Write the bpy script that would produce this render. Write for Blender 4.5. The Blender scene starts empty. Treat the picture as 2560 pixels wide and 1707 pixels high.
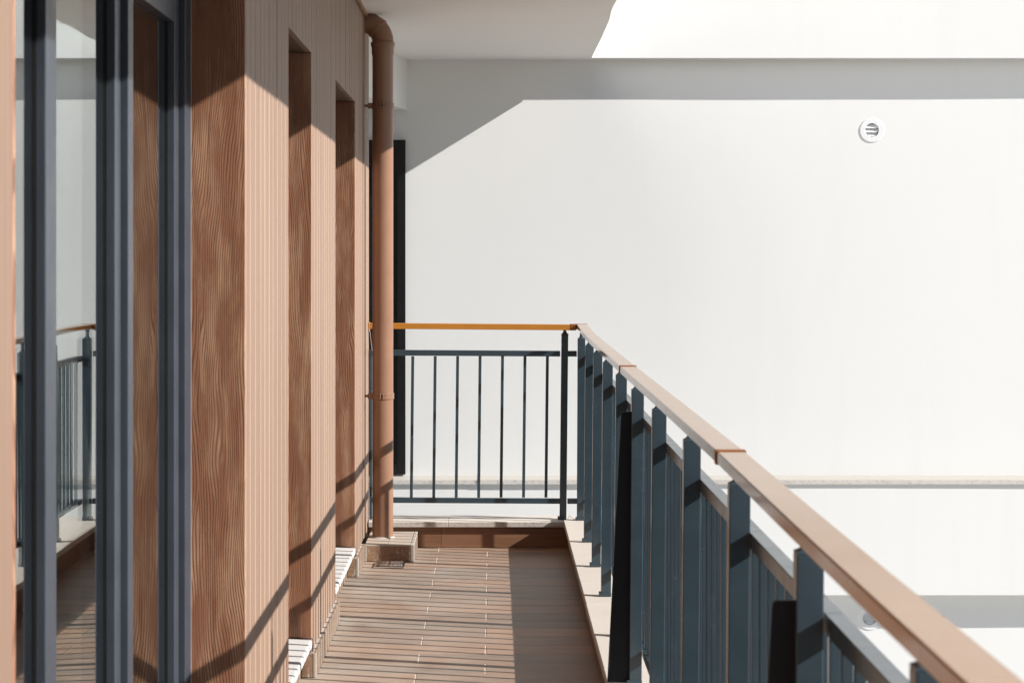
import bpy, bmesh, math, random
from mathutils import Vector, Matrix
random.seed(7)
S = bpy.context.scene
C = S.collection
R = math.radians

# ------------------------------------------------------------------ camera, sky, sun, exposure
EYE = 1.52                                   # eye height above the balcony floor
cam = bpy.data.cameras.new('camera'); cam_o = bpy.data.objects.new('camera', cam); C.objects.link(cam_o)
cam.lens = 79.41; cam.sensor_width = 36.0; cam.shift_x = 0.0184; cam.shift_y = -0.0826
cam.clip_start = 0.05; cam.clip_end = 3000
cam_o.location = (0, 0, EYE); cam_o.rotation_euler = (R(90), 0, 0)
cam.dof.use_dof = True; cam.dof.focus_distance = 10.5; cam.dof.aperture_fstop = 13.0
S.camera = cam_o

SUN = Vector((1.0, -0.307, 0.615))           # towards the sun
el = math.atan2(SUN.z, math.hypot(SUN.x, SUN.y)); az = math.atan2(SUN.x, SUN.y)
W = bpy.data.worlds.new('World'); S.world = W; W.use_nodes = True
wn = W.node_tree.nodes
sky = wn.new('ShaderNodeTexSky'); sky.sky_type = 'NISHITA'; sky.sun_disc = False
sky.sun_elevation = el; sky.sun_rotation = az; sky.air_density = 0.85; sky.dust_density = 0.0; sky.ozone_density = 1.0
W.node_tree.links.new(sky.outputs[0], wn['Background'].inputs[0]); wn['Background'].inputs[1].default_value = 0.05
sl = bpy.data.lights.new('sun', 'SUN'); sl.energy = 5.0; sl.angle = R(0.53); sl.color = (1.0, 0.962, 0.915)
so = bpy.data.objects.new('sun', sl); C.objects.link(so)
so.rotation_euler = (-SUN).to_track_quat('-Z', 'Y').to_euler(); so.location = (8, -3, 9)
S.view_settings.view_transform = 'Standard'; S.view_settings.look = 'None'
S.view_settings.exposure = 0.69; S.view_settings.gamma = 1.0; S.view_settings.use_curve_mapping = False
S.render.engine = 'CYCLES'
S.cycles.use_denoising = True
S.cycles.max_bounces = 10; S.cycles.diffuse_bounces = 5; S.cycles.glossy_bounces = 6; S.cycles.transmission_bounces = 8
S.cycles.caustics_reflective = False; S.cycles.caustics_refractive = False

# ------------------------------------------------------------------ materials
MATS = {}
class NT:
    def __init__(s, name):
        s.m = bpy.data.materials.new(name); s.m.use_nodes = True
        s.t = s.m.node_tree; s.n = s.t.nodes; s.b = s.n['Principled BSDF']; MATS[name] = s.m
    def new(s, typ, **kw):
        x = s.n.new(typ)
        for k, v in kw.items():
            if k.startswith('i_'):
                x.inputs[k[2:].replace('_', ' ')].default_value = v
            else: setattr(x, k, v)
        return x
    def l(s, a, b): s.t.links.new(a, b)
    def coords(s, scale=(1, 1, 1), rand=0.0, kind='Object'):
        tc = s.new('ShaderNodeTexCoord'); mp = s.new('ShaderNodeMapping'); mp.inputs['Scale'].default_value = scale
        out = tc.outputs[kind]
        if rand:
            oi = s.new('ShaderNodeObjectInfo'); mu = s.new('ShaderNodeMath', operation='MULTIPLY'); mu.inputs[1].default_value = rand
            s.l(oi.outputs['Random'], mu.inputs[0])
            ad = s.new('ShaderNodeVectorMath', operation='ADD'); s.l(out, ad.inputs[0]); s.l(mu.outputs[0], ad.inputs[1]); out = ad.outputs[0]
        s.l(out, mp.inputs['Vector']); return mp.outputs[0]
    def noise(s, vec, scale, detail=3.0, rough=0.5, dist=0.0):
        x = s.new('ShaderNodeTexNoise'); x.inputs['Scale'].default_value = scale; x.inputs['Detail'].default_value = detail
        x.inputs['Roughness'].default_value = rough; x.inputs['Distortion'].default_value = dist
        if vec is not None: s.l(vec, x.inputs['Vector'])
        return x.outputs['Fac']
    def ramp(s, fac, stops, interp='LINEAR'):
        r = s.new('ShaderNodeValToRGB'); e = r.color_ramp.elements; r.color_ramp.interpolation = interp
        while len(e) < len(stops): e.new(0.5)
        for k, (p, c) in enumerate(stops):
            e[k].position = p; e[k].color = (c, c, c, 1) if isinstance(c, (int, float)) else (*c, 1)
        s.l(fac, r.inputs[0]); return r.outputs[0]
    def mix(s, fac, a, b, mode='MIX'):
        x = s.new('ShaderNodeMix', data_type='RGBA', blend_type=mode)
        for sock, v in ((x.inputs[0], fac), (x.inputs[6], a), (x.inputs[7], b)):
            if hasattr(v, 'is_linked'): s.l(v, sock)
            elif isinstance(v, (int, float)): sock.default_value = v
            else: sock.default_value = (*v, 1)
        return x.outputs[2]
    def math(s, op, a, b=0.0, c=None):
        x = s.new('ShaderNodeMath', operation=op)
        for k, v in enumerate((a, b) if c is None else (a, b, c)):
            if hasattr(v, 'is_linked'): s.l(v, x.inputs[k])
            else: x.inputs[k].default_value = v
        return x.outputs[0]
    def bump(s, h, strength, dist=0.002):
        x = s.new('ShaderNodeBump'); x.inputs['Strength'].default_value = strength; x.inputs['Distance'].default_value = dist
        s.l(h, x.inputs['Height']); s.l(x.outputs[0], s.b.inputs['Normal'])
    def set(s, color=None, rough=None, metal=None, spec=None):
        for key, v in (('Base Color', color), ('Roughness', rough), ('Metallic', metal), ('Specular IOR Level', spec)):
            if v is None: continue
            if hasattr(v, 'is_linked'): s.l(v, s.b.inputs[key])
            elif isinstance(v, (int, float)): s.b.inputs[key].default_value = v
            else: s.b.inputs[key].default_value = (*v, 1)

def mat_stucco(name, base, dirt):
    t = NT(name); v = t.coords(kind='Object')
    big = t.noise(v, 0.7, 4, 0.55); fine = t.noise(v, 140, 3, 0.6)
    col = t.mix(t.ramp(big, [(0.35, 0.0), (0.75, 1.0)]), base, dirt)
    vs = t.coords((3.0, 3.0, 0.25)); st = t.noise(vs, 2.2, 4, 0.6)
    col = t.mix(t.ramp(st, [(0.55, 0.0), (0.85, 0.35)]), col, tuple(x * 0.93 for x in dirt))
    t.set(col, 0.85, spec=0.25)
    t.bump(t.math('ADD', t.math('MULTIPLY', fine, 0.6), t.math('MULTIPLY', t.noise(v, 9, 3, 0.5), 1.5)), 0.10, 0.004)
mat_stucco('wall_white', (0.785, 0.788, 0.780), (0.77, 0.773, 0.765))
mat_stucco('soffit_white', (0.80, 0.785, 0.755), (0.77, 0.755, 0.725))

def mat_grain(name, dark, mid, light, zs=0.55):
    # embossed timber: fine straight grain that folds into cathedral figures about a wandering heart line
    t = NT(name)
    tc = t.new('ShaderNodeTexCoord'); sx = t.new('ShaderNodeSeparateXYZ'); t.l(tc.outputs['Object'], sx.inputs[0])
    heart = t.noise(t.coords((0.0, 0.0, 0.5), rand=41.0), 1.6, 2, 0.5)
    xr = t.math('ABSOLUTE', t.math('ADD', sx.outputs['X'], t.math('MULTIPLY_ADD', heart, 0.16, -0.085)))
    fold = t.noise(t.coords((3.2, 3.2, 0.6), rand=37.0), 1.7, 2.5, 0.5, 0.3)
    ph = t.math('ADD', t.math('MULTIPLY', xr, 900.0), t.math('MULTIPLY', fold, 150.0))
    rings = t.math('SINE', ph)
    fine = t.noise(t.coords((1.0, 1.0, 0.02), rand=11.0), 230, 3, 0.6)
    patch = t.noise(t.coords((1.0, 1.0, 0.35), rand=5.0), 11.0, 4, 0.6)
    soft = t.ramp(patch, [(0.34, 0.08), (0.62, 1.0)])
    rg = t.math('MULTIPLY', t.ramp(rings, [(0.05, 0.0), (0.95, 1.0)]), soft)
    col = t.mix(t.ramp(t.noise(t.coords((1, 1, .3), rand=8.0), 7, 4, .6), [(0.35, 0.0), (0.7, 1.0)]), mid, tuple(a * .7 + b * .3 for a, b in zip(mid, dark)))
    col = t.mix(t.math('MULTIPLY', rg, 0.5), col, dark)
    ridge_glint = t.math('MULTIPLY', t.ramp(rings, [(0.02, 1.0), (0.22, 0.0)]), t.ramp(t.noise(t.coords((1, 1, .22), rand=3.0), 16, 4, .6), [(0.46, 0.0), (0.66, 1.0)]))
    col = t.mix(t.math('MULTIPLY', ridge_glint, 0.9), col, light)  # highlights on the embossed ridges painted in as lighter colour
    st1 = t.noise(t.coords((1, 1, .055), rand=19.0), 62, 3, .6, .35)
    col = t.mix(t.ramp(st1, [(0.30, 0.40), (0.46, 0.0)]), col, dark)
    col = t.mix(t.ramp(st1, [(0.56, 0.0), (0.72, 0.45)]), col, light)
    t.set(col, 0.5, spec=0.35)
    h = t.math('ADD', t.math('MULTIPLY', rg, -1.0), t.math('MULTIPLY', fine, 0.4))
    t.bump(h, 0.4, 0.0015)
mat_grain('jamb_wood', (0.115, 0.044, 0.022), (0.285, 0.125, 0.066), (0.50, 0.30, 0.185))

def mat_plank(name, a, b, light):
    t = NT(name); v = t.coords((1.0, 1.0, 0.03), rand=23.0)
    n1 = t.noise(v, 60, 4, 0.6); n2 = t.noise(t.coords((1, 1, .25), rand=9.0), 3.0, 3, .5)
    oi = t.new('ShaderNodeObjectInfo')
    col = t.mix(t.ramp(n1, [(0.35, 0.0), (0.7, 1.0)]), a, b)
    col = t.mix(t.ramp(n2, [(0.45, 0.0), (0.75, 0.25)]), col, light)
    hs = t.new('ShaderNodeHueSaturation'); t.l(col, hs.inputs['Color'])
    t.l(t.math('MULTIPLY_ADD', oi.outputs['Random'], 0.10, 0.95), hs.inputs['Value'])
    t.set(hs.outputs[0], 0.55, spec=0.35); t.bump(n1, 0.25, 0.001)
mat_plank('plank_face', (0.238, 0.152, 0.108), (0.276, 0.181, 0.131), (0.315, 0.211, 0.156))
mat_plank('plank_arris', (0.33, 0.235, 0.175), (0.37, 0.27, 0.20), (0.39, 0.285, 0.215))
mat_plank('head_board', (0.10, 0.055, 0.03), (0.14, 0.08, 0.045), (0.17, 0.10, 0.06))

def mat_woodtile(name, cols, along='X', dust_glare=0.0, var=0.55):
    t = NT(name)
    sc = {'X': (0.05, 1.0, 1.0), 'Y': (1.0, 0.05, 1.0)}[along]
    v = t.coords(sc, rand=61.0)
    n1 = t.noise(v, 55, 5, 0.65, 0.4); n2 = t.noise(t.coords(tuple(0.2 if q == 0.05 else 1 for q in sc), rand=17.0), 10, 3, 0.5, 0.3)
    oi = t.new('ShaderNodeObjectInfo')
    base = t.ramp(oi.outputs['Random'], [(0.0, cols[0]), (0.5, cols[1]), (1.0, cols[2])])
    col = t.mix(t.math('MULTIPLY', t.ramp(n1, [(0.3, 0.0), (0.7, 1.0)]), var), base, tuple(c * 0.62 for c in cols[1]))
    col = t.mix(t.ramp(n2, [(0.45, 0.0), (0.75, 0.5)]), col, tuple(c * 1.22 for c in cols[0]))
    if dust_glare:
        g = t.new('ShaderNodeTexCoord'); ge = t.new('ShaderNodeNewGeometry')
        sx = t.new('ShaderNodeSeparateXYZ'); t.l(ge.outputs['Position'], sx.inputs[0])
        d1 = t.noise(ge.outputs['Position'], 3.2, 5, 0.62, 0.6)
        # dusty cement plus painted-in sun glare, paler towards the wall side
        near = t.ramp(t.math('MULTIPLY_ADD', sx.outputs['X'], -1.15, 0.30), [(0.0, 0.0), (1.0, 1.0)])
        f = t.math('MULTIPLY', t.ramp(d1, [(0.28, 0.15), (0.68, 1.0)]), t.math('MULTIPLY_ADD', near, dust_glare, 0.06))
        col = t.mix(f, col, (0.44, 0.40, 0.345))
    t.set(col, 0.46, spec=0.4); t.bump(n1, 0.12, 0.001)
mat_woodtile('floor_tile', ((0.36, 0.205, 0.125), (0.255, 0.165, 0.115), (0.165, 0.130, 0.105)), 'X', dust_glare=0.72)
mat_woodtile('kerb_tile', ((0.25, 0.13, 0.075), (0.22, 0.11, 0.06), (0.235, 0.12, 0.07)), 'X', var=0.95)
mat_woodtile('kerb_tile_long', ((0.20, 0.10, 0.055), (0.16, 0.085, 0.048), (0.18, 0.10, 0.06)), 'Y')
mat_woodtile('skirting_tile', ((0.30, 0.22, 0.165), (0.27, 0.195, 0.145), (0.25, 0.185, 0.14)), 'Y')
def mat_smear(name, base, dark):
    # unfinished tile end with plaster smeared over it
    t = NT(name); v = t.coords(rand=3.0)
    n = t.noise(t.coords((2.2, 1, 1), rand=3.0), 26, 5, 0.7, 1.2); g = t.noise(t.coords((0.25, 1, 1), rand=2.0), 60, 4, .6)
    col = t.mix(t.ramp(g, [(0.35, 0.0), (0.7, 1.0)]), base, dark)
    col = t.mix(t.ramp(n, [(0.56, 0.0), (0.64, 0.85)]), col, (0.55, 0.52, 0.47))
    t.set(col, 0.7, spec=0.3); t.bump(n, 0.3, 0.002)
mat_smear('plinth_tile', (0.34, 0.21, 0.13), (0.24, 0.14, 0.082))
mat_smear('return_tile', (0.34, 0.22, 0.145), (0.24, 0.145, 0.09))

def mat_stone(name, base, speck, stain, rough=0.6, amt=0.5, sc=55):
    t = NT(name); v = t.coords(rand=13.0)
    n = t.noise(v, sc, 5, 0.7); n2 = t.noise(v, 6, 4, 0.6)
    col = t.mix(t.ramp(n, [(0.5, 0.0), (0.66, amt)]), base, speck)
    col = t.mix(t.ramp(n2, [(0.5, 0.0), (0.8, 0.55)]), col, stain)
    t.set(col, rough, spec=0.35); t.bump(n, 0.3, 0.0015)
mat_stone('kerb_stone', (0.60, 0.55, 0.495), (0.56, 0.51, 0.455), (0.53, 0.48, 0.42), 0.55, 0.4, 30)
mat_stone('stone_edge', (0.50, 0.46, 0.42), (0.24, 0.205, 0.18), (0.36, 0.29, 0.235), 0.8, 0.75)
mat_stone('sill_stone', (0.70, 0.68, 0.655), (0.66, 0.635, 0.61), (0.64, 0.61, 0.58), 0.45, 0.3)
mat_stone('ledge_stone', (0.46, 0.435, 0.395), (0.39, 0.365, 0.33), (0.42, 0.385, 0.34), 0.7, 0.4)
mat_stone('ledge_edge', (0.62, 0.585, 0.55), (0.36, 0.33, 0.31), (0.50, 0.46, 0.42), 0.8, 0.75, 40)
mat_stone('grout', (0.60, 0.56, 0.50), (0.50, 0.46, 0.41), (0.52, 0.47, 0.42), 0.9, 0.5)
mat_stone('plinth_top', (0.47, 0.405, 0.34), (0.41, 0.345, 0.285), (0.40, 0.33, 0.265), 0.6, 0.5, 40)
mat_stone('plaster_bare', (0.46, 0.43, 0.39), (0.34, 0.31, 0.28), (0.36, 0.31, 0.26), 0.9, 0.6)
mat_stone('trim_white', (0.44, 0.405, 0.355), (0.36, 0.33, 0.29), (0.37, 0.33, 0.285), 0.6, 0.4)
mat_stone('paving', (0.25, 0.24, 0.225), (0.21, 0.20, 0.19), (0.225, 0.215, 0.20), 0.9, 0.6, 3)
mat_stone('sealant', (0.17, 0.075, 0.055), (0.13, 0.06, 0.045), (0.2, 0.1, 0.08), 0.7, 0.5)

def mat_paint(name, col, rough, spec=0.5, wear=0.08, scratch=None, bump=0.05):
    t = NT(name); v = t.coords(rand=7.0)
    n = t.noise(v, 9, 4, 0.6)
    c = t.mix(t.ramp(n, [(0.35, 0.0), (0.75, 1.0)]), tuple(x * (1 - wear) for x in col), tuple(x * (1 + wear) for x in col))
    if scratch:
        s = t.noise(t.coords((1, 1, .2), rand=31.0), 70, 4, 0.7, 1.0)
        c = t.mix(t.ramp(s, [(0.70, 0.0), (0.78, 0.6)]), c, scratch)
    t.set(c, t.ramp(n, [(0.3, rough * 0.85), (0.8, min(1, rough * 1.25))]), spec=spec)
    if bump: t.bump(t.noise(v, 260, 2, .5), bump, 0.0006)
mat_paint('rail_metal', (0.036, 0.059, 0.076), 0.24, 0.5, 0.10, (0.13, 0.14, 0.15))
mat_paint('fin_shaded', (0.012, 0.015, 0.019), 0.6, 0.2)  # slate stiffener plate with the post's shadow darkened into its colour
mat_paint('handrail_brown', (0.345, 0.170, 0.055), 0.12, 0.42, 0.04, None, 0.0)
mat_paint('handrail_amber', (0.50, 0.205, 0.028), 0.32, 0.5, 0.04)
mat_paint('joint_brown', (0.30, 0.105, 0.028), 0.35, 0.5)
mat_paint('pipe_brown', (0.265, 0.145, 0.092), 0.34, 0.5, 0.05, (0.28, 0.17, 0.12))
mat_paint('frame_blue', (0.041, 0.050, 0.066), 0.40, 0.5, 0.07, (0.19, 0.20, 0.23))
mat_paint('gasket', (0.012, 0.013, 0.014), 0.6, 0.3)
mat_paint('silicone', (0.42, 0.44, 0.43), 0.4, 0.5)
mat_paint('door_black', (0.008, 0.008, 0.009), 0.35, 0.4)
mat_paint('plastic_white', (0.80, 0.81, 0.82), 0.4, 0.5, 0.02)
mat_paint('vent_shade_grey', (0.10, 0.105, 0.11), 0.7, 0.2)  # dark grey that stands for the shade inside the vent holes
mat_paint('room_grey', (0.16, 0.16, 0.165), 0.9, 0.1)
mat_paint('wire_grey', (0.25, 0.23, 0.22), 0.5, 0.4)
t = NT('chrome'); t.set((0.88, 0.88, 0.88), 0.10, metal=1.0); t.bump(t.noise(t.coords(), 60, 3, .6), 0.4, 0.004)
t = NT('drain_dark'); t.set((0.01, 0.01, 0.01), 0.5)
t = NT('glass'); g = t.new('ShaderNodeBsdfGlass'); g.inputs['Color'].default_value = (0.97, 0.99, 0.985, 1); g.inputs['Roughness'].default_value = 0.0; g.inputs['IOR'].default_value = 1.6
wv = t.noise(t.coords((1, 1, 0.35)), 2.2, 1, .4); bp = t.new('ShaderNodeBump'); bp.inputs['Strength'].default_value = 0.02; bp.inputs['Distance'].default_value = 0.01
t.l(wv, bp.inputs['Height']); t.l(bp.outputs[0], g.inputs['Normal'])
t.l(g.outputs[0], t.n['Material Output'].inputs['Surface'])

# ------------------------------------------------------------------ builders
def mesh(name, verts, faces, mats=(), fm=None, smooth=False):
    m = bpy.data.meshes.new(name); m.from_pydata([tuple(v) for v in verts], [], faces)
    for x in mats: m.materials.append(MATS[x])
    if fm:
        for p, k in zip(m.polygons, fm): p.material_index = k
    if smooth:
        for p in m.polygons: p.use_smooth = True
    m.update(); return m
BOXF = [(0, 3, 2, 1), (4, 5, 6, 7), (0, 1, 5, 4), (1, 2, 6, 5), (2, 3, 7, 6), (3, 0, 4, 7)]   # bottom top -y +x +y -x
_cache = {}
def boxm(name, sx, sy, sz, mats, bevel=0.0, fm=None, seg=1):
    key = (name, round(sx, 5), round(sy, 5), round(sz, 5), mats, bevel, fm)
    if key in _cache: return _cache[key]
    x, y, z = sx / 2, sy / 2, sz / 2
    vs = [(-x, -y, -z), (x, -y, -z), (x, y, -z), (-x, y, -z), (-x, -y, z), (x, -y, z), (x, y, z), (-x, y, z)]
    m = mesh(name, vs, BOXF, mats, fm)
    if bevel:
        bm = bmesh.new(); bm.from_mesh(m)
        bmesh.ops.bevel(bm, geom=bm.edges[:], offset=bevel, segments=seg, affect='EDGES', profile=0.5)
        bm.to_mesh(m); bm.free()
    _cache[key] = m; return m
def wloc(o):
    v = Vector(o.location)
    while o.parent: o = o.parent; v += Vector(o.location)
    return v
def link(name, data, loc=(0, 0, 0), parent=None, rot=(0, 0, 0)):
    o = bpy.data.objects.new(name, data); C.objects.link(o)
    o.location = Vector(loc) - (wloc(parent) if parent else Vector((0, 0, 0))); o.rotation_euler = rot; o.parent = parent
    return o
def tag(o, label=None, cat=None, group=None, kind=None):
    for k, v in (('label', label), ('category', cat), ('group', group), ('kind', kind)):
        if v: o[k] = v
    return o
def thing(name, label, cat, loc, group=None): return tag(link(name, None, loc), label, cat, group)
def box(name, x0, x1, y0, y1, z0, z1, mats, parent=None, bevel=0.0, fm=None, seg=1):
    if isinstance(mats, str): mats = (mats,)
    m = boxm(name, x1 - x0, y1 - y0, z1 - z0, mats, bevel, fm, seg)
    return link(name, m, ((x0 + x1) / 2, (y0 + y1) / 2, (z0 + z1) / 2), parent)
def boxes_m(name, lst, mats, fm=None):
    vs, fs = [], []
    for x0, x1, y0, y1, z0, z1 in lst:
        b = len(vs)
        vs += [(x0, y0, z0), (x1, y0, z0), (x1, y1, z0), (x0, y1, z0), (x0, y0, z1), (x1, y0, z1), (x1, y1, z1), (x0, y1, z1)]
        fs += [tuple(b + q for q in f) for f in BOXF]
    return mesh(name, vs, fs, mats, fm)
def lathe(name, prof, mats, n=40, closed=False):
    vs, fs = [], []
    for r, z in prof:
        for k in range(n):
            a = 2 * math.pi * k / n; vs.append((r * math.cos(a), r * math.sin(a), z))
    m_ = len(prof)
    for i in range(m_ if closed else m_ - 1):
        j = (i + 1) % m_
        for k in range(n):
            q = (k + 1) % n; fs.append((i * n + k, i * n + q, j * n + q, j * n + k))
    if not closed:
        fs.append(tuple(range(n))[::-1]); fs.append(tuple((m_ - 1) * n + k for k in range(n)))
    m = mesh(name, vs, fs, mats)
    for p in m.polygons: p.use_smooth = len(p.vertices) == 4
    m.set_sharp_from_angle(angle=R(35)); return m
def tube(name, pts, rad, mats, n=10, cap=True):
    pts = [Vector(p) for p in pts]; vs, fs = [], []; rads = rad if isinstance(rad, (list, tuple)) else [rad] * len(pts)
    prev = None
    for i, p in enumerate(pts):
        d = (pts[min(i + 1, len(pts) - 1)] - pts[max(i - 1, 0)]).normalized()
        ref = prev if prev is not None else (Vector((0, 1, 0)) if abs(d.y) < 0.9 else Vector((1, 0, 0)))
        u = (ref - d * ref.dot(d)).normalized(); prev = u; w = d.cross(u)
        for k in range(n):
            a = 2 * math.pi * k / n; vs.append(p + (u * math.cos(a) + w * math.sin(a)) * rads[i])
    for i in range(len(pts) - 1):
        for k in range(n):
            q = (k + 1) % n; fs.append((i * n + k, i * n + q, (i + 1) * n + q, (i + 1) * n + k))
    if cap: fs.append(tuple(range(n))[::-1]); fs.append(tuple((len(pts) - 1) * n + k for k in range(n)))
    m = mesh(name, vs, fs, mats)
    for p in m.polygons: p.use_smooth = len(p.vertices) == 4
    m.set_sharp_from_angle(angle=R(35)); return m
def prism(name, poly, z0, z1, mats, fm=None):
    n = len(poly); vs = [(x, y, z0) for x, y in poly] + [(x, y, z1) for x, y in poly]
    fs = [tuple(range(n))[::-1], tuple(range(n, 2 * n))] + [(k, (k + 1) % n, n + (k + 1) % n, n + k) for k in range(n)]
    return mesh(name, vs, fs, mats, fm)

# ------------------------------------------------------------------ key planes
FX = -0.657            # front of the timber cladding
ZS = 2.76              # underside of the slab above
GZ = -6.6              # street level
YW = 14.23             # white wall across the gap

# ------------------------------------------------------------------ ground
gm = mesh('ground', [(-400, -400, GZ), (400, -400, GZ), (400, 400, GZ), (-400, 400, GZ)], [(0, 1, 2, 3)], ('paving',))
tag(link('ground', gm), kind='structure')

# ------------------------------------------------------------------ white building across the gap
wb = thing('white_building', 'white rendered building wall with stone ledge, lit by sun, behind the balcony', 'building', (2, YW, GZ))
box('wall', -4.5, 15, YW, YW + 0.4, GZ, 8.5, 'wall_white', wb)
def band(name, dep, z0, z1, sd):
    r_ = random.Random(sd); xs = [-4.5 + 19.5 * k / 60 for k in range(61)]
    fr = [(x, YW - dep(x) + .0022 * math.sin(x * 1.3 + sd) + r_.uniform(-.0006, .0006)) for x in xs]
    pl_ = fr + [(15, YW + .05), (-4.5, YW + .05)]
    link(name, prism(name, [(x - 2, y - YW) for x, y in pl_], z0 - GZ, z1 - GZ, ('wall_white',)), (2, YW, GZ), wb)
band('band', lambda x: .130 - .0022 * max(0, min(x, 6)), ZS, 3.95, 1)
band('band', lambda x: .112, -0.592, 0.101, 2)
box('band', -4.5, 15, YW - 0.112, YW + 0.05, -3.95, -3.25, 'wall_white', wb)
x = -4.5; rl = random.Random(3)
while x < 15:
    L = rl.uniform(0.95, 1.5); x1 = min(x + L, 15); yf = YW - 0.129 + rl.uniform(-.002, .002); dz = rl.uniform(-.0015, .0015)
    vs = [(x + .0006, yf, .1015), (x1 - .0006, yf, .1015), (x1 - .0006, YW, .1015), (x + .0006, YW, .1015), (x + .0006, yf, .1275 + dz), (x1 - .0006, yf, .1275 + dz), (x1 - .0006, YW, .145), (x + .0006, YW, .145)]
    c = Vector(((x + x1) / 2, YW - .07, .115)); m = mesh('ledge_stone', [Vector(v) - c for v in vs], BOXF, ('ledge_stone', 'ledge_edge'), [0, 0, 1, 0, 0, 0])
    link('ledge_stone', m, c, wb); x = x1
bp_ = [(-0.537, YW + 0.02), (-0.604, 13.81), (-0.708, 13.11), (-0.86, 12.1), (-1.6, 12.1), (-1.6, YW + 0.02)]
bp_ = bp_[::-1]
link('beam', prism('beam', [(x - 2, y - YW) for x, y in bp_], 2.442 - GZ, ZS - GZ, ('wall_white',)), (2, YW, GZ), wb)
# black door at the left end of the wall
dr = link('door', boxes_m('door', [(-.45, .45, -.018, .03, 0, 2.1)], ('door_black',)), (-1.002, YW, .154), wb)
for nm, b in (('door_frame', [(-.45, -.40, -.03, -.0185, 0, 2.1), (.40, .45, -.03, -.0185, 0, 2.1), (-.398, .398, -.03, -.0185, 2.05, 2.1), (-.398, .398, -.03, -.0185, 0, .06)]),):
    link(nm, boxes_m(nm, b, ('door_black',)), (-1.002, YW, .154), dr)
tag(dr, 'black door at the left end of the white wall')

# round vents set in real holes cut through the render
wall_o = [o for o in wb.children if o.name.startswith('wall')][0]
VENTS = [(2.386, 2.316), (2.372, -0.752)]
cut = []
for x, z in VENTS:
    cm = lathe('cutter', [(.0445, -.06), (.0445, .02)], ('plastic_white',), 40); co = link('cutter', cm, (x, YW, z), None, (R(90), 0, 0))
    md = wall_o.modifiers.new('hole', 'BOOLEAN'); md.object = co; md.operation = 'DIFFERENCE'; md.solver = 'EXACT'; cut.append(co)
bpy.context.view_layer.update()
nm_ = bpy.data.meshes.new_from_object(wall_o.evaluated_get(bpy.context.evaluated_depsgraph_get()))
wall_o.modifiers.clear(); wall_o.data = nm_
for co in cut: bpy.data.objects.remove(co)
def vent(x, z, label):
    o = thing('wall_vent', label, 'vent', (x, YW, z), 'round vents on the white wall')
    Rv, ri = 0.0775, 0.0435
    pr = [(ri, -.030), (ri, 0.0030), (ri + .0015, 0.0042), (Rv - .004, 0.0042), (Rv, 0.0015), (Rv, 0.0004), (ri + .0008, .0004), (ri + .0008, -.030)]
    ring = lathe('ring', pr, ('plastic_white',), 56, closed=True)
    for p in ring.polygons: p.use_smooth = False
    link('ring', ring, (x, YW, z), o, (R(90), 0, 0))
    link('shade_disc', lathe('shade_disc', [(ri - .0005, 0.0), (ri - .0005, .001)], ('vent_shade_grey',), 32), (x, YW + .028, z), o, (R(90), 0, 0))  # dark disc added behind the louvres, shade of the hole as colour
    for dz in (0.026, 0.0, -0.026):
        zt, zb = dz + .010, dz - .0135
        w = math.sqrt(max(ri ** 2 - max(abs(zt), abs(zb)) ** 2, 1e-5)) - .0005; w2 = math.sqrt(max(ri ** 2 - min(zt ** 2, zb ** 2), 1e-5)) - .0005
        wt, wb2 = (w, w2) if abs(zt) > abs(zb) else (w2, w)
        vs = [(-wb2, -.001, zb), (wb2, -.001, zb), (wt, .017, zt), (-wt, .017, zt), (-wb2, .0008, zb + .0015), (wb2, .0008, zb + .0015), (wt, .0188, zt + .0015), (-wt, .0188, zt + .0015)]
        link('louvre', mesh('louvre', vs, [(0, 1, 2, 3), (4, 7, 6, 5), (0, 4, 5, 1), (1, 5, 6, 2), (2, 6, 7, 3), (3, 7, 4, 0)], ('plastic_white',)), (x, YW, z), o)
vent(2.386, 2.316, 'round white louvred vent in the sunlit upper wall, under the shaded band')
vent(2.372, -0.752, 'round white louvred vent in shade, half hidden behind the near handrail')

# ------------------------------------------------------------------ slab overhead
edge = [(-9.0, .57), (-3.0, .57), (2, .575), (5.0, .578), (8.0, .585), (9.8, .592), (10.9, .598), (11.2, .595), (11.46, .598), (11.65, .604), (11.84, .609), (12.3, .612), (12.68, .614), (14.098, .614)]
poly = [(-0.9, -9.0)] + [(xx, yy) for yy, xx in edge] + [(-0.9, 14.098)]
sf = link('balcony_soffit', prism('balcony_soffit', poly, ZS, ZS + 0.2, ('soffit_white',))); tag(sf, kind='structure')

# ------------------------------------------------------------------ balcony floor: bed + tiles
fl = box('balcony_floor', -0.70, 0.60, -9.0, 12.08, -0.20, -0.0018, 'grout'); tag(fl, kind='structure')
w = 0.2; y = 11.452
def tile(x0, x1, y0, y1):
    g = 0.0016
    dz = random.uniform(-.0003, .0003)
    o = box('floor_tile', x0 + g, x1 - g, y0 + g * .5, y1 - g * .5, -0.010, 0.0, 'floor_tile', fl, 0.0006)
    o.location.z += dz
rows = [(11.652, 11.81, 0), (11.452, 11.652, 1)]
k = 0; yb = 11.452
while yb > 3.0:
    rows.append((yb - w, yb, 0 if k % 2 == 0 else 1)); yb -= w; k += 1
for y0, y1, kind in rows:
    xj = -0.281 if kind == 0 else -0.029
    tile(-0.699, xj - .0012, y0, y1); tile(xj + .0012, 0.392, y0, y1)

far = []
yq = yb
while yq > -8.9:
    far.append((-.697, .390, yq - w + .001, yq - .001, -.010, 0.0)); yq -= w
ff = link('floor_tile_rows', boxes_m('floor_tile_rows', far, ('floor_tile',)), (0, 0, 0)); ff.parent = fl; ff.location = -Vector(fl.location); tag(ff, kind='stuff')
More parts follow.
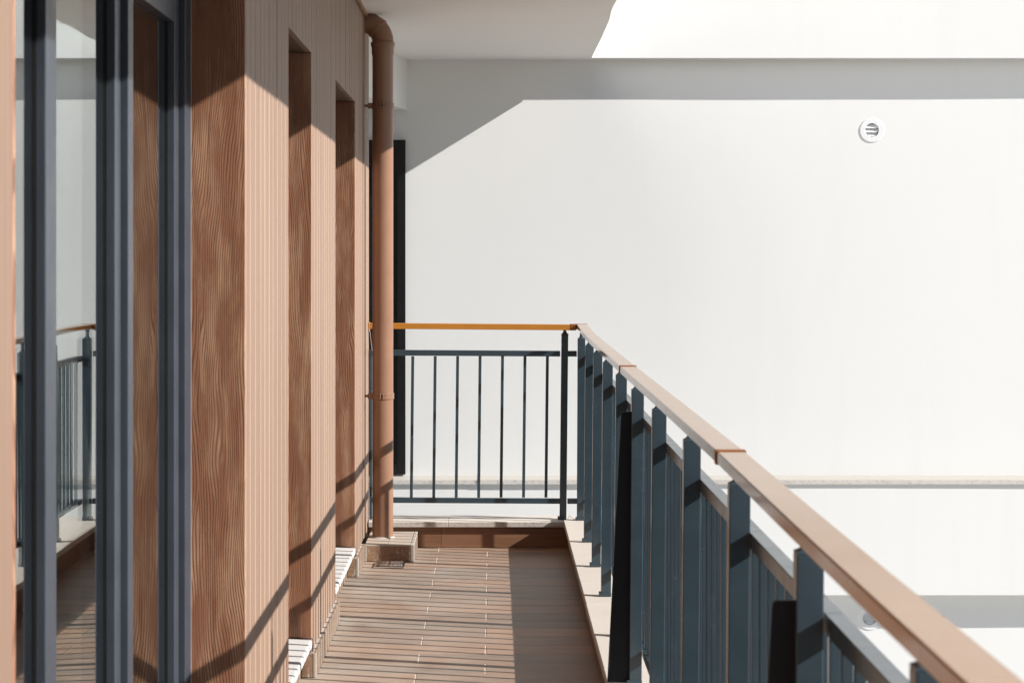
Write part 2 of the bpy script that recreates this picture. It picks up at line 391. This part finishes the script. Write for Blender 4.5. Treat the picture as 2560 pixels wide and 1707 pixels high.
# ------------------------------------------------------------------ kerbs
KT = 0.137
ks = thing('low_kerb', 'long low kerb with pale stone top under the slate side railing', 'kerb', (0.5, 5, 0))
box('core', 0.398, 0.60, -9.0, 12.06, -0.0012, 0.108, 'plaster_bare', ks)
rk = random.Random(11); yy = 0.6
while yy < 11.79:
    L = rk.uniform(.58, .62); y1 = min(yy + L, 11.792)
    box('facing_tile', 0.390, 0.3975, yy + .001, y1 - .001, 0.003, 0.1075, 'kerb_tile_long', ks); yy = y1
yy = 0.55; 
def kinner(y):      # the kerb edge bows very slightly
    return 0.3695 + 0.0015 * math.sin((y - 4) / 8 * 3.1)
while yy < 11.79:
    L = rk.uniform(.68, .74); y1 = min(yy + L, 11.79)
    if 11.79 - y1 < .3: y1 = 11.79
    j0, j1 = kinner(yy) + rk.uniform(-.0015, .0015), kinner(y1) + rk.uniform(-.0015, .0015); z = KT + rk.uniform(-.0006, .0006)
    vs = [(j0, yy + .0008, .109), (.625, yy + .0008, .109), (.625, y1 - .0008, .109), (j1, y1 - .0008, .109), (j0, yy + .0008, z), (.625, yy + .0008, z), (.625, y1 - .0008, z), (j1, y1 - .0008, z)]
    c = Vector((.5, (yy + y1) / 2, .123)); m = mesh('top_stone', [Vector(v) - c for v in vs], BOXF, ('kerb_stone', 'stone_edge'), [0, 0, 0, 0, 0, 1])
    bm = bmesh.new(); bm.from_mesh(m); bmesh.ops.bevel(bm, geom=bm.edges[:], offset=.0012, segments=1, affect='EDGES'); bm.to_mesh(m); bm.free()
    link('top_stone', m, c, ks); yy = y1
kf = thing('low_kerb', 'short low kerb with brown wood tile face behind the brown downpipe', 'kerb', (-.15, 11.95, 0))
box('core', -0.68, 0.397, 11.822, 12.06, -0.0012, 0.108, 'plaster_bare', kf)
for xa, xb in ((-.655, -.27), (-.27, .389)):
    box('facing_tile', xa + .001, xb - .001, 11.814, 11.8215, 0.003, 0.104, 'kerb_tile', kf)
for xa, xb in ((-.652, -.235), (-.235, .3675)):
    m = boxm('top_stone', xb - xa - .0016, .30, .0275, ('kerb_stone', 'stone_edge'), .0015, (0, 0, 1, 0, 0, 0))
    link('top_stone', m, ((xa + xb) / 2, 11.943, KT - .01375), kf)
box('top_stone', .3682, .625, 11.7908, 12.093, .1095, KT - .0004, ('kerb_stone', 'stone_edge'), kf, .0012)

# ------------------------------------------------------------------ timber clad building
tb = thing('timber_clad_building', 'brown timber-clad facade with recessed tall windows along the balcony', 'building', (FX, 6, 0))
PIERS = [(0.9, 3.11), (5.98, 7.26), (8.16, 9.42), (10.73, 11.395), (11.455, 11.95)]
OPEN = [(3.11, 5.98), (7.26, 8.16), (9.42, 10.73)]
HEAD = 2.257; XB = FX - .0185
for a, b in PIERS:
    box('wall_core', -1.0, XB - .0005, a + .016, b - .016, -0.2, ZS - .001, 'plaster_bare', tb)
for a, b in OPEN:
    box('wall_core', -1.0, XB - .0005, a - .0155, b + .0155, HEAD + .014, ZS - .001, 'plaster_bare', tb)
# cladding boards: a flat face with a raised half-round bead on the near edge
def plank_mesh(wd, h):
    key = ('plank', round(wd, 4), round(h, 4))
    if key in _cache: return _cache[key]
    br = .0055; prof = [(0.0, -.0185), (0.0, -.003)]
    for k in range(6):
        a = math.pi * (1 - k / 5); prof.append((br + br * math.cos(a), -.003 + .0045 * math.sin(a)))
    prof += [(2 * br + .0015, -.0042), (2 * br + .004, 0.0), (wd - .004, 0.0), (wd - .0006, -.0032), (wd - .0006, -.0185)]
    n = len(prof); vs = [(x_, y_, -h / 2) for y_, x_ in prof] + [(x_, y_, h / 2) for y_, x_ in prof]
    fs = [tuple(range(n)), tuple(range(n, 2 * n))[::-1]] + [((k + 1) % n, k, n + k, n + (k + 1) % n) for k in range(n)]
    fm = [0, 0] + [1 if 1 <= k <= 7 else 0 for k in range(n)]
    m = mesh('plank', vs, fs, ('plank_face', 'plank_arris'), fm); _cache[key] = m; return m
def planks(y0, y1, z0, z1, n=None):
    n = n or max(1, round((y1 - y0) / .128)); ws = [random.choice((.115, .13, .13, .14)) for _ in range(n)]; q = (y1 - y0) / sum(ws)
    for w_ in ws:
        link('plank', plank_mesh(w_ * q, z1 - z0), (FX + random.uniform(-.0008, .0008), y0, (z0 + z1) / 2), tb); y0 += w_ * q
for a, b in PIERS: planks(a + (.0165 if a in (5.98, 8.16, 10.73) else 0), b - (.0165 if b in (3.11, 7.26, 9.42) else 0), .092, ZS - .002)
for a, b in OPEN: planks(a - .016, b + .016, HEAD, ZS - .002)
box('top_trim', FX + .0035, FX + .017, 0.9, 11.95, ZS - .022, ZS - .0015, 'jamb_wood', tb)
# dark expansion joint strip
box('joint_strip', XB - .03, FX - .012, 11.396, 11.454, 0.0, ZS - .002, 'jamb_wood', tb)
# reveals: far and near jamb boards, head boards, sills
for i, (a, b) in enumerate(OPEN):
    box('jamb_board', -0.885, FX - .0005, b, b + .0155, .092, HEAD - .0005, 'jamb_wood', tb, .001)
    box('jamb_board', -0.885, FX - .0005, a - .0155, a, .092, HEAD - .0005, 'jamb_wood', tb, .001)
    n = round((b - a) / .12); wd = (b - a) / n
    for k in range(n):
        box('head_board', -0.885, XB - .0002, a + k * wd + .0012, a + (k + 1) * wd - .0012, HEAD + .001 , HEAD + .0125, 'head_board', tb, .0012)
    m = boxm('sill', .235, b - a - .003, .030, ('sill_stone',), .006, None, 3)
    link('sill', m, (-0.770, (a + b) / 2, .127), tb)
    box('riser_tile', -0.702, -0.694, a - .001, b + .001, .002, .111, 'skirting_tile', tb)
    box('sill_core', -1.0, -0.7025, a + .0005, b - .0005, -.2, .1115, 'plaster_bare', tb)
    # brick-red sealant round the sill end
    m = tube('sealant_bead', [(-.80, b + .001, .1445), (-.66, b + .001, .1445), (-.6525, b + .001, .140), (-.651, b + .001, .12), (-.652, b + .001, .095)], .0035, ('sealant',), 8)
    link('sealant_bead', m, (0, 0, 0), tb)
# skirting on the piers
SKX = -0.640
for a, b in PIERS:
    if b > 11.3: b = min(b, 11.262)
    if a > 11.26: continue
    box('skirting_core', -0.693, SKX - .0085, a + .008, b - .004, -.001, .0902, 'plaster_bare', tb)
    n = max(1, round((b - a) / .62)); wd = (b - a) / n
    for k in range(n):
        box('skirting_tile', SKX - .008, SKX, a + k * wd + .001 + (.007 if k == 0 else 0), a + (k + 1) * wd - .001, .003, .0912, 'skirting_tile', tb, .0008)
    box('return_tile', -0.692, SKX - .011, a, a + .0075, .003, .085, 'return_tile', tb)
    box('edge_trim', SKX - .0105, SKX + .0005, a - .001, a + .0065, .0015, .0895, 'trim_white', tb, .0015)
# room behind the glass (closes the building)
rb = boxes_m('room', [(-3.6, -3.5, .9, 11.93, -.2, ZS), (-3.5, -1.0, .9, 1.0, -.2, ZS), (-3.5, -1.0, 11.83, 11.93, -.2, ZS), (-3.5, -1.0005, 1.0, 11.83, -.2, 0.02), (-3.5, -1.0005, 1.0, 11.83, ZS - .02, ZS + .2)], ('room_grey',))
link('room', rb, (0, 0, 0), tb)
box('wall', -3.6, -0.90, -9, 12.05, ZS + .2005, 8.5, 'wall_white', tb)
box('wall', -3.6, -0.701, -9, 12.05, GZ, -.2005, 'wall_white', tb)
box('wall', -3.6, FX - .001, -9.0, 0.898, -.2, ZS - .001, 'jamb_wood', tb)
# windows
FR = -0.800; ZB, ZT = .1425, HEAD
def pane(y0, y1, z0, z1, par, xg):
    for k, xo in enumerate((xg, xg - .020)):
        box('pane', xo - .006, xo, y0, y1, z0, z1, 'glass', par)
def member(name, y0, y1, z0, z1, xf, par, mat='frame_blue', dep=.075):
    return box(name, -.885 if dep is None else xf - dep, xf, y0, y1, z0, z1, mat, par, .0025, None, 2)
def sash(y0, y1, par, xg=-.836, st=.075):
    z0, z1 = ZB + .05, ZT - .062; xf = -.815
    for a, b in ((y0, y0 + st), (y1 - st, y1)): member('stile', a, b, z0, z1, xf, par, dep=.055)
    for a, b in ((z0, z0 + st), (z1 - st, z1)): member('sash_rail', y0 + st + .0005, y1 - st - .0005, a, b, xf - .0005, par, dep=.054)
    for yy in (y0 + st, y1 - st - .005):
        box('gasket', xg - .004, xg + .004, yy, yy + .005, z0 + st, z1 - st, 'gasket', par)
    pane(y0 + st - .008, y1 - st + .008, z0 + st - .008, z1 - st + .008, par, xg)
w1 = link('window', None, (FR, 4.5, ZB), tb); tag(w1, 'tall slate blue framed window with three glass panes')
member('frame_jamb', 3.112, 3.20, ZB, ZT, FR, w1); member('frame_jamb', 5.872, 5.979, ZB, ZT, FR, w1)
member('frame_head', 3.2005, 5.8715, ZT - .055, ZT - .0005, FR - .0005, w1); member('frame_foot', 3.2005, 5.8715, ZB + .0005, ZB + .045, FR - .0005, w1)
member('mullion', 4.04, 4.139, ZB + .0455, ZT - .0555, FR, w1); member('mullion', 4.953, 5.022, ZB + .0455, ZT - .0555, FR, w1)
pane(3.195, 4.045, ZB + .04, ZT - .05, w1, -.820)
box('gasket', -.824, -.8155, 4.0355, 4.0395, ZB + .046, ZT - .056, 'gasket', w1)
sash(4.1395, 4.945, w1); sash(5.0225, 5.856, w1)
# pale sealant between frame and far jamb
box('silicone_line', -.812, -.7985, 5.9795, 5.9815, ZB, ZT, 'silicone', w1)
for a, b in OPEN[1:]:
    wn_ = link('window', None, (FR, (a + b) / 2, ZB), tb)
    for p0, p1 in ((a + .002, a + .07), (b - .07, b - .002)): member('frame_jamb', p0, p1, ZB, ZT, FR, wn_)
    member('frame_head', a + .0705, b - .0705, ZT - .055, ZT - .0005, FR - .0005, wn_); member('frame_foot', a + .0705, b - .0705, ZB + .0005, ZB + .045, FR - .0005, wn_)
    sash(a + .072, b - .072, wn_)

# ------------------------------------------------------------------ downpipe
PX, PY, PR = -0.565, 11.565, 0.0535
dp = thing('downpipe', 'brown plastic downpipe with elbow at top, standing on tiled plinth', 'pipe', (PX, PY, .086))
prof = [(PR, 0.0), (PR, 2.455 - .0), (PR + .0035, 2.475), (PR + .004, 2.505), (PR + .0075, 2.508), (PR + .0075, 2.53), (PR + .003, 2.533), (PR + .001, 2.534)]
link('pipe', lathe('pipe', prof, ('pipe_brown',), 56), (PX, PY, .086), dp)
RB = 0.098; z0 = 2.62; bend = R(78)
pts, rads = [], []
for k in range(19):
    a = bend * k / 18; pts.append((-RB * (1 - math.cos(a)), 0, RB * math.sin(a))); rads.append(PR + (.001 if k else .001))
d = Vector((-math.sin(bend), 0, math.cos(bend))); pts.append(tuple(Vector(pts[-1]) + d * .07)); rads.append(PR + .001)
link('elbow', tube('elbow', pts, rads, ('pipe_brown',), 48), (PX, PY, z0), dp)
a = bend * .55; ctr = Vector((-RB * (1 - math.cos(a)), 0, RB * math.sin(a))); dd = Vector((-math.sin(a), 0, math.cos(a)))
link('collar', tube('collar', [ctr - dd * .009, ctr - dd * .007, ctr + dd * .007, ctr + dd * .009], [PR + .001, PR + .0045, PR + .0045, PR + .001], ('pipe_brown',), 48), (PX, PY, z0), dp)
for zc in (2.291, 0.809):
    pr = [(PR + .0008, -.015), (PR + .0042, -.015), (PR + .0046, -.012), (PR + .0046, -.007), (PR + .0036, -.006), (PR + .0036, -.001), (PR + .0046, 0), (PR + .0046, .005), (PR + .0036, .006), (PR + .0046, .008), (PR + .0046, .013), (PR + .0042, .015), (PR + .0008, .015)]
    cl = link('clamp', lathe('clamp', pr, ('pipe_brown',), 48, closed=True), (PX, PY, zc), dp)
    for dx in (-.010, .004):
        box('lug', PX + dx - .0025, PX + dx + .0025, PY - PR - .015, PY - PR - .003, zc - .0145, zc + .0145, 'pipe_brown', cl, .001)
    link('bolt', tube('bolt', [(-.016, 0, 0), (.011, 0, 0)], .0035, ('rail_metal',), 10), (PX, PY - PR - .010, zc), cl)
    box('strap', PX - PR - .022, PX - PR + .012, PY - .022, PY - .004, zc - .0145, zc + .0145, 'pipe_brown', cl, .002)
    link('wall_screw', tube('wall_screw', [(FX + .001, PY - .013, zc), (FX + .006, PY - .013, zc), (FX + .008, PY - .013, zc), (PX - PR - .03, PY - .013, zc), (PX - PR - .028, PY - .013, zc), (PX - PR - .020, PY - .013, zc)], [.008, .008, .0045, .0045, .0075, .0075], ('pipe_brown',), 12), (0, 0, 0), cl)
link('foot_mortar', tube('foot_mortar', [(0, 0, 0), (0, 0, .003), (.0, .0, .006)], [PR + .009, PR + .007, PR + .0006], ('plaster_bare',), 40), (PX, PY, .0858), dp)

# ------------------------------------------------------------------ plinth under the pipe
pl = thing('pipe_plinth', 'small tiled plinth under the brown downpipe, plaster smeared on its front', 'plinth', (-.52, 11.53, 0))
box('core', -.639, -.402, 11.272, 11.812, -.001, .077, 'plaster_bare', pl)
box('front_tile', -.630, -.414, 11.2635, 11.2715, .004, .0765, 'plinth_tile', pl, .0008)
box('edge_trim', -.4125, -.3935, 11.2625, 11.2745, .0015, .0855, 'trim_white', pl, .002)
box('edge_trim', -.640, -.6312, 11.2625, 11.2715, .0015, .0765, 'trim_white', pl, .0015)
box('side_tile', -.4015, -.3945, 11.2755, 11.811, .003, .0765, 'skirting_tile', pl)
box('top_tile', -.640, -.5295, 11.2645, 11.812, .0775, .0858, 'plinth_top', pl, .001)
box('top_tile', -.5275, -.4135, 11.2755, 11.812, .0775, .0857, 'plinth_top', pl, .001)
box('edge_trim', -.5275, -.4128, 11.2625, 11.2745, .0772, .0855, 'trim_white', pl, .001)
box('edge_trim', -.4115, -.3945, 11.2755, 11.812, .0772, .0862, 'trim_white', pl, .002)

# ------------------------------------------------------------------ floor drain
fd = thing('floor_drain', 'small shiny metal floor drain in front of the tiled plinth', 'drain', (-.51, 11.13, 0))
link('sump', boxes_m('sump', [(-.583, -.437, 11.035, 11.225, .0012, .0020)], ('drain_dark',)), (0, 0, 0), fd)
link('frame', boxes_m('frame', [(-.584, -.436, 11.034, 11.046, .0021, .0075), (-.584, -.436, 11.214, 11.226, .0021, .0075), (-.584, -.574, 11.0462, 11.2138, .0021, .0075), (-.446, -.436, 11.0462, 11.2138, .0021, .0075)], ('chrome',)), (0, 0, 0), fd)
rd = random.Random(5)
for k in range(9):
    yy = 11.055 + k * .0172; tilt = rd.uniform(-.35, .35)
    o = box('grate_bar', -.5735, -.4465, yy, yy + .009, .0045, .0075, 'chrome', fd, .001); o.rotation_euler = (rd.uniform(-.5, .5), rd.uniform(-.03, .03), rd.uniform(-.04, .04)); o.location.z += .003
o = box('cross_bar', -.514, -.506, 11.0463, 11.2137, .0108, .0128, 'chrome', fd, .0008)

# ------------------------------------------------------------------ railings
RM = 'rail_metal'
POSTS = [11.88, 10.97, 10.10, 9.22, 8.25, 7.32, 6.37, 5.32, 4.29, 3.30, 2.375, 1.42]
PXC = 0.462
def rail_x(y):     # centre line of the long handrail
    P = [(0.8, .414), (2.1, .4205), (2.7, .4225), (3.2, .426), (4.14, .434), (5.6, .4365), (7.34, .437), (9.0, .4405), (10.34, .4455), (11.1, .4555), (11.92, .4675)]
    for (a, xa), (b, xb) in zip(P, P[1:]):
        if y <= b: return xa + (xb - xa) * (y - a) / (b - a)
    return P[-1][1]
RT, RH, RW = EYE - .3545, .0230, .0525       # handrail top, height, width
PT = 1.087                                   # post top
def neck_mesh(h):
    # square cap that pinches to a slim neck and flares under the rail
    prof = [(.0198, 0), (.0198, .003), (.014, .008), (.009, .015), (.0075, h * .62), (.011, h * .8), (.013, h)]
    n = 20; vs, fs = [], []
    for i, (r, z) in enumerate(prof):
        for k in range(n):
            a = 2 * math.pi * k / n + math.pi / 4
            if i < 2:
                c, s = math.cos(a), math.sin(a); q = r / max(abs(c), abs(s)); vs.append((q * c, q * s, z))
            else: vs.append((r * math.cos(a), r * math.sin(a), z))
    for i in range(len(prof) - 1):
        for k in range(n):
            q = (k + 1) % n; fs.append((i * n + k, i * n + q, (i + 1) * n + q, (i + 1) * n + k))
    return mesh('neck', vs, fs, (RM,))
NM = neck_mesh(RT - RH - PT + .001)
def post(x, y, par, fin=False, dx=0.0, sz=.040, top=PT, neck=None):
    h = top - KT
    m = boxm('post', sz, sz, h, (RM,), .002, None, 2)
    o = link('post', m, (x + dx / 2, y, KT + h / 2), par, (0, math.atan2(dx, h), 0))
    c = link('neck', neck or NM, (x + dx, y, top), None); c.parent = o; c.location = (0, 0, h / 2)
    f = link('foot', boxm('foot', sz + .010, sz + .010, .016, (RM,), .0025, None, 2), (0, 0, 0)); f.parent = o; f.location = (-dx / 2, 0, -h / 2 + .0085)
    f.rotation_euler = (0, -math.atan2(dx, h), 0)
    if fin:
        # tapered stiffener plate welded to the inner side
        zt, zb = 1.018, KT + .006; xr = -sz / 2 + .001; th = .0045
        pf = [(xr, zb), (xr - .071, zb), (xr - .0335, zt - .012), (xr - .0325, zt - .004), (xr - .027, zt), (xr, zt)]
        zc = KT + h / 2; pf = [(a, b - zc) for a, b in pf]; n = len(pf)
        vs = [(a, -th, b) for a, b in pf] + [(a, th, b) for a, b in pf]
        fs = [tuple(range(n))[::-1], tuple(range(n, 2 * n))] + [(k, (k + 1) % n, n + (k + 1) % n, n + k) for k in range(n)]
        q = link('stiffener', mesh('stiffener', vs, fs, ('fin_shaded',)), (0, 0, 0)); q.parent = o; q.location = (0, .004, 0)
    return o
rs = thing('railing', 'long slate railing with brown handrail running along the right side', 'railing', (PXC, 6, KT))
for i, yp in enumerate(POSTS):
    post(.460 - (.007 if yp < 3.6 else .001 if yp < 4.5 else 0), yp, rs, fin=(i in (5, 9)), dx=.008 if yp < 11 else .004)
Z_MID = (.970, 1.000); Z_BOT = (.222, .250); BXC = 0.4985   # infill panels are fixed to the outer side of the posts
for ya, yb in zip(POSTS[1:], POSTS):
    for nm, (za, zb) in (('mid_rail', Z_MID), ('bottom_rail', Z_BOT)):
        box(nm, BXC - .0145, BXC + .0145, ya + .0005, yb - .0005, za, zb, RM, rs, .0015)
    n = max(6, round((yb - ya) / .118)); st = (yb - ya) / n
    for k in range(0, n):
        yy = ya + k * st
        box('baluster', BXC - .008, BXC + .008, yy - .008, yy + .008, Z_BOT[1] + .0002, Z_MID[0] - .0002, RM, rs, .001)
# handrail segments: closed tube profile swept along the bowed line
def rail_seg(y0, y1, name='handrail', mat='handrail_brown', n=6, grow=0.0):
    ch = .0022
    hw, z0, z1 = RW / 2 + grow, RT - RH - grow, RT + grow
    pr = [(-hw + ch, z0), (hw - ch, z0), (hw, z0 + ch), (hw, z1 - ch), (hw - ch, z1), (-hw + ch, z1), (-hw, z1 - ch), (-hw, z0 + ch)]
    vs, fs = [], []
    for i in range(n + 1):
        y_ = y0 + (y1 - y0) * i / n
        for a, b in pr: vs.append((rail_x(y_) + a, y_, b))
    q = len(pr)
    for i in range(n):
        for k in range(q):
            j = (k + 1) % q; fs.append((i * q + j, i * q + k, (i + 1) * q + k, (i + 1) * q + j))
    fs.append(tuple(range(q))); fs.append(tuple(n * q + k for k in range(q))[::-1])
    c = Vector((rail_x((y0 + y1) / 2), (y0 + y1) / 2, RT)); m = mesh(name, [Vector(v) - c for v in vs], fs, (mat,))
    return link(name, m, c, rs)
segs = [11.93, 7.345, 4.135, 0.95]
for a, b in zip(segs[1:], segs):
    rail_seg(a, b, n=14)
for ys in segs[1:3]: rail_seg(ys - .010, ys + .010, 'joint_sleeve', 'joint_brown', 1, .0022)
rail_seg(11.925, 11.945, 'joint_sleeve', 'joint_brown', 1, .0012)

YF = 11.92
rf = thing('railing', 'short slate railing with amber handrail across the far end of balcony', 'railing', (-.1, YF, KT))
EPX = 0.372
NM2 = neck_mesh(1.139 - 1.109 + .001)
post(EPX - .004, YF, rf, dx=.010, sz=.036, top=1.109, neck=NM2)
def tilted(name, x0, x1, z0, z1, zl, zr, yh, mat, bev=.0015):
    # bar along X whose ends sit at slightly different heights
    L = x1 - x0; m = boxm(name, L, 2 * yh, z1 - z0, (mat,), bev, None, 2)
    return link(name, m, ((x0 + x1) / 2, YF, (z0 + z1) / 2 + (zl + zr) / 2), rf, (0, -math.atan2(zr - zl, L), 0))
tilted('handrail', -.650, .405, 1.1375, 1.1675, .004, -.004, .0285, 'handrail_amber')
box('joint_sleeve', .4055, .4375, YF - .0295, YF + .0295, 1.1325, 1.1665, 'joint_brown', rf, .002)
box('corner_block', .4378, .4960, YF - .0120, YF + .0290, 1.1375, 1.1662, 'joint_brown', rf, .002)
box('wall_bracket', -.6565, -.6505, YF - .031, YF + .031, 1.125, 1.175, 'handrail_amber', rf, .002)
for nm, za, zb in (('mid_rail', .9975, 1.0275), ('bottom_rail', .222, .250)):
    tilted(nm, -.651, EPX - .0185, za, zb, .003, -.003, .013, RM)
    box(nm, EPX + .0195, PXC - .0210, YF - .013, YF + .013, za - .003, zb - .003, RM, rf, .0015)
box('wall_post', -.6535, -.6385, YF - .012, YF + .012, KT, 1.03, RM, rf, .0015)
for k in range(-1, 7):
    xx = -0.432 + k * .1184
    b_ = boxm('baluster', .0155, .0155, .7445, (RM,), .001)
    o = link('baluster', b_, (xx + .004, YF, .6238), rf, (0, R(0.6), 0))

# ------------------------------------------------------------------ loose bits
wr = link('wire', tube('wire', [(-.6475, YF - .035, 1.126), (-.646, YF - .036, 1.10), (-.641, YF - .036, 1.06), (-.637, YF - .034, 1.026)], .0022, ('wire_grey',), 8))
tag(wr, 'thin grey wire hanging from the end of the amber handrail', 'wire')
cp = [(.392, 11.90, .1405), (.402, 11.895, .158), (.412, 11.89, .150), (.424, 11.892, .141), (.440, 11.89, .1395)]
vs, fs = [], []
for x_, y_, z_ in cp: vs += [(x_, y_ - .006, z_), (x_, y_ + .006, z_), (x_, y_ + .006, z_ + .0015), (x_, y_ - .006, z_ + .0015)]
for i in range(len(cp) - 1):
    for k in range(4): j = (k + 1) % 4; fs.append((i * 4 + k, i * 4 + j, i * 4 + 4 + j, i * 4 + 4 + k))
fs += [(3, 2, 1, 0), tuple(len(vs) - 4 + k for k in range(4))]
cs = link('bent_strip', mesh('bent_strip', vs, fs, ('wire_grey',)))  # narrow bent grey strip on top of the kerb stone
tag(cs, 'short bent grey strip lying on the kerb beside the corner post', 'metal strip')
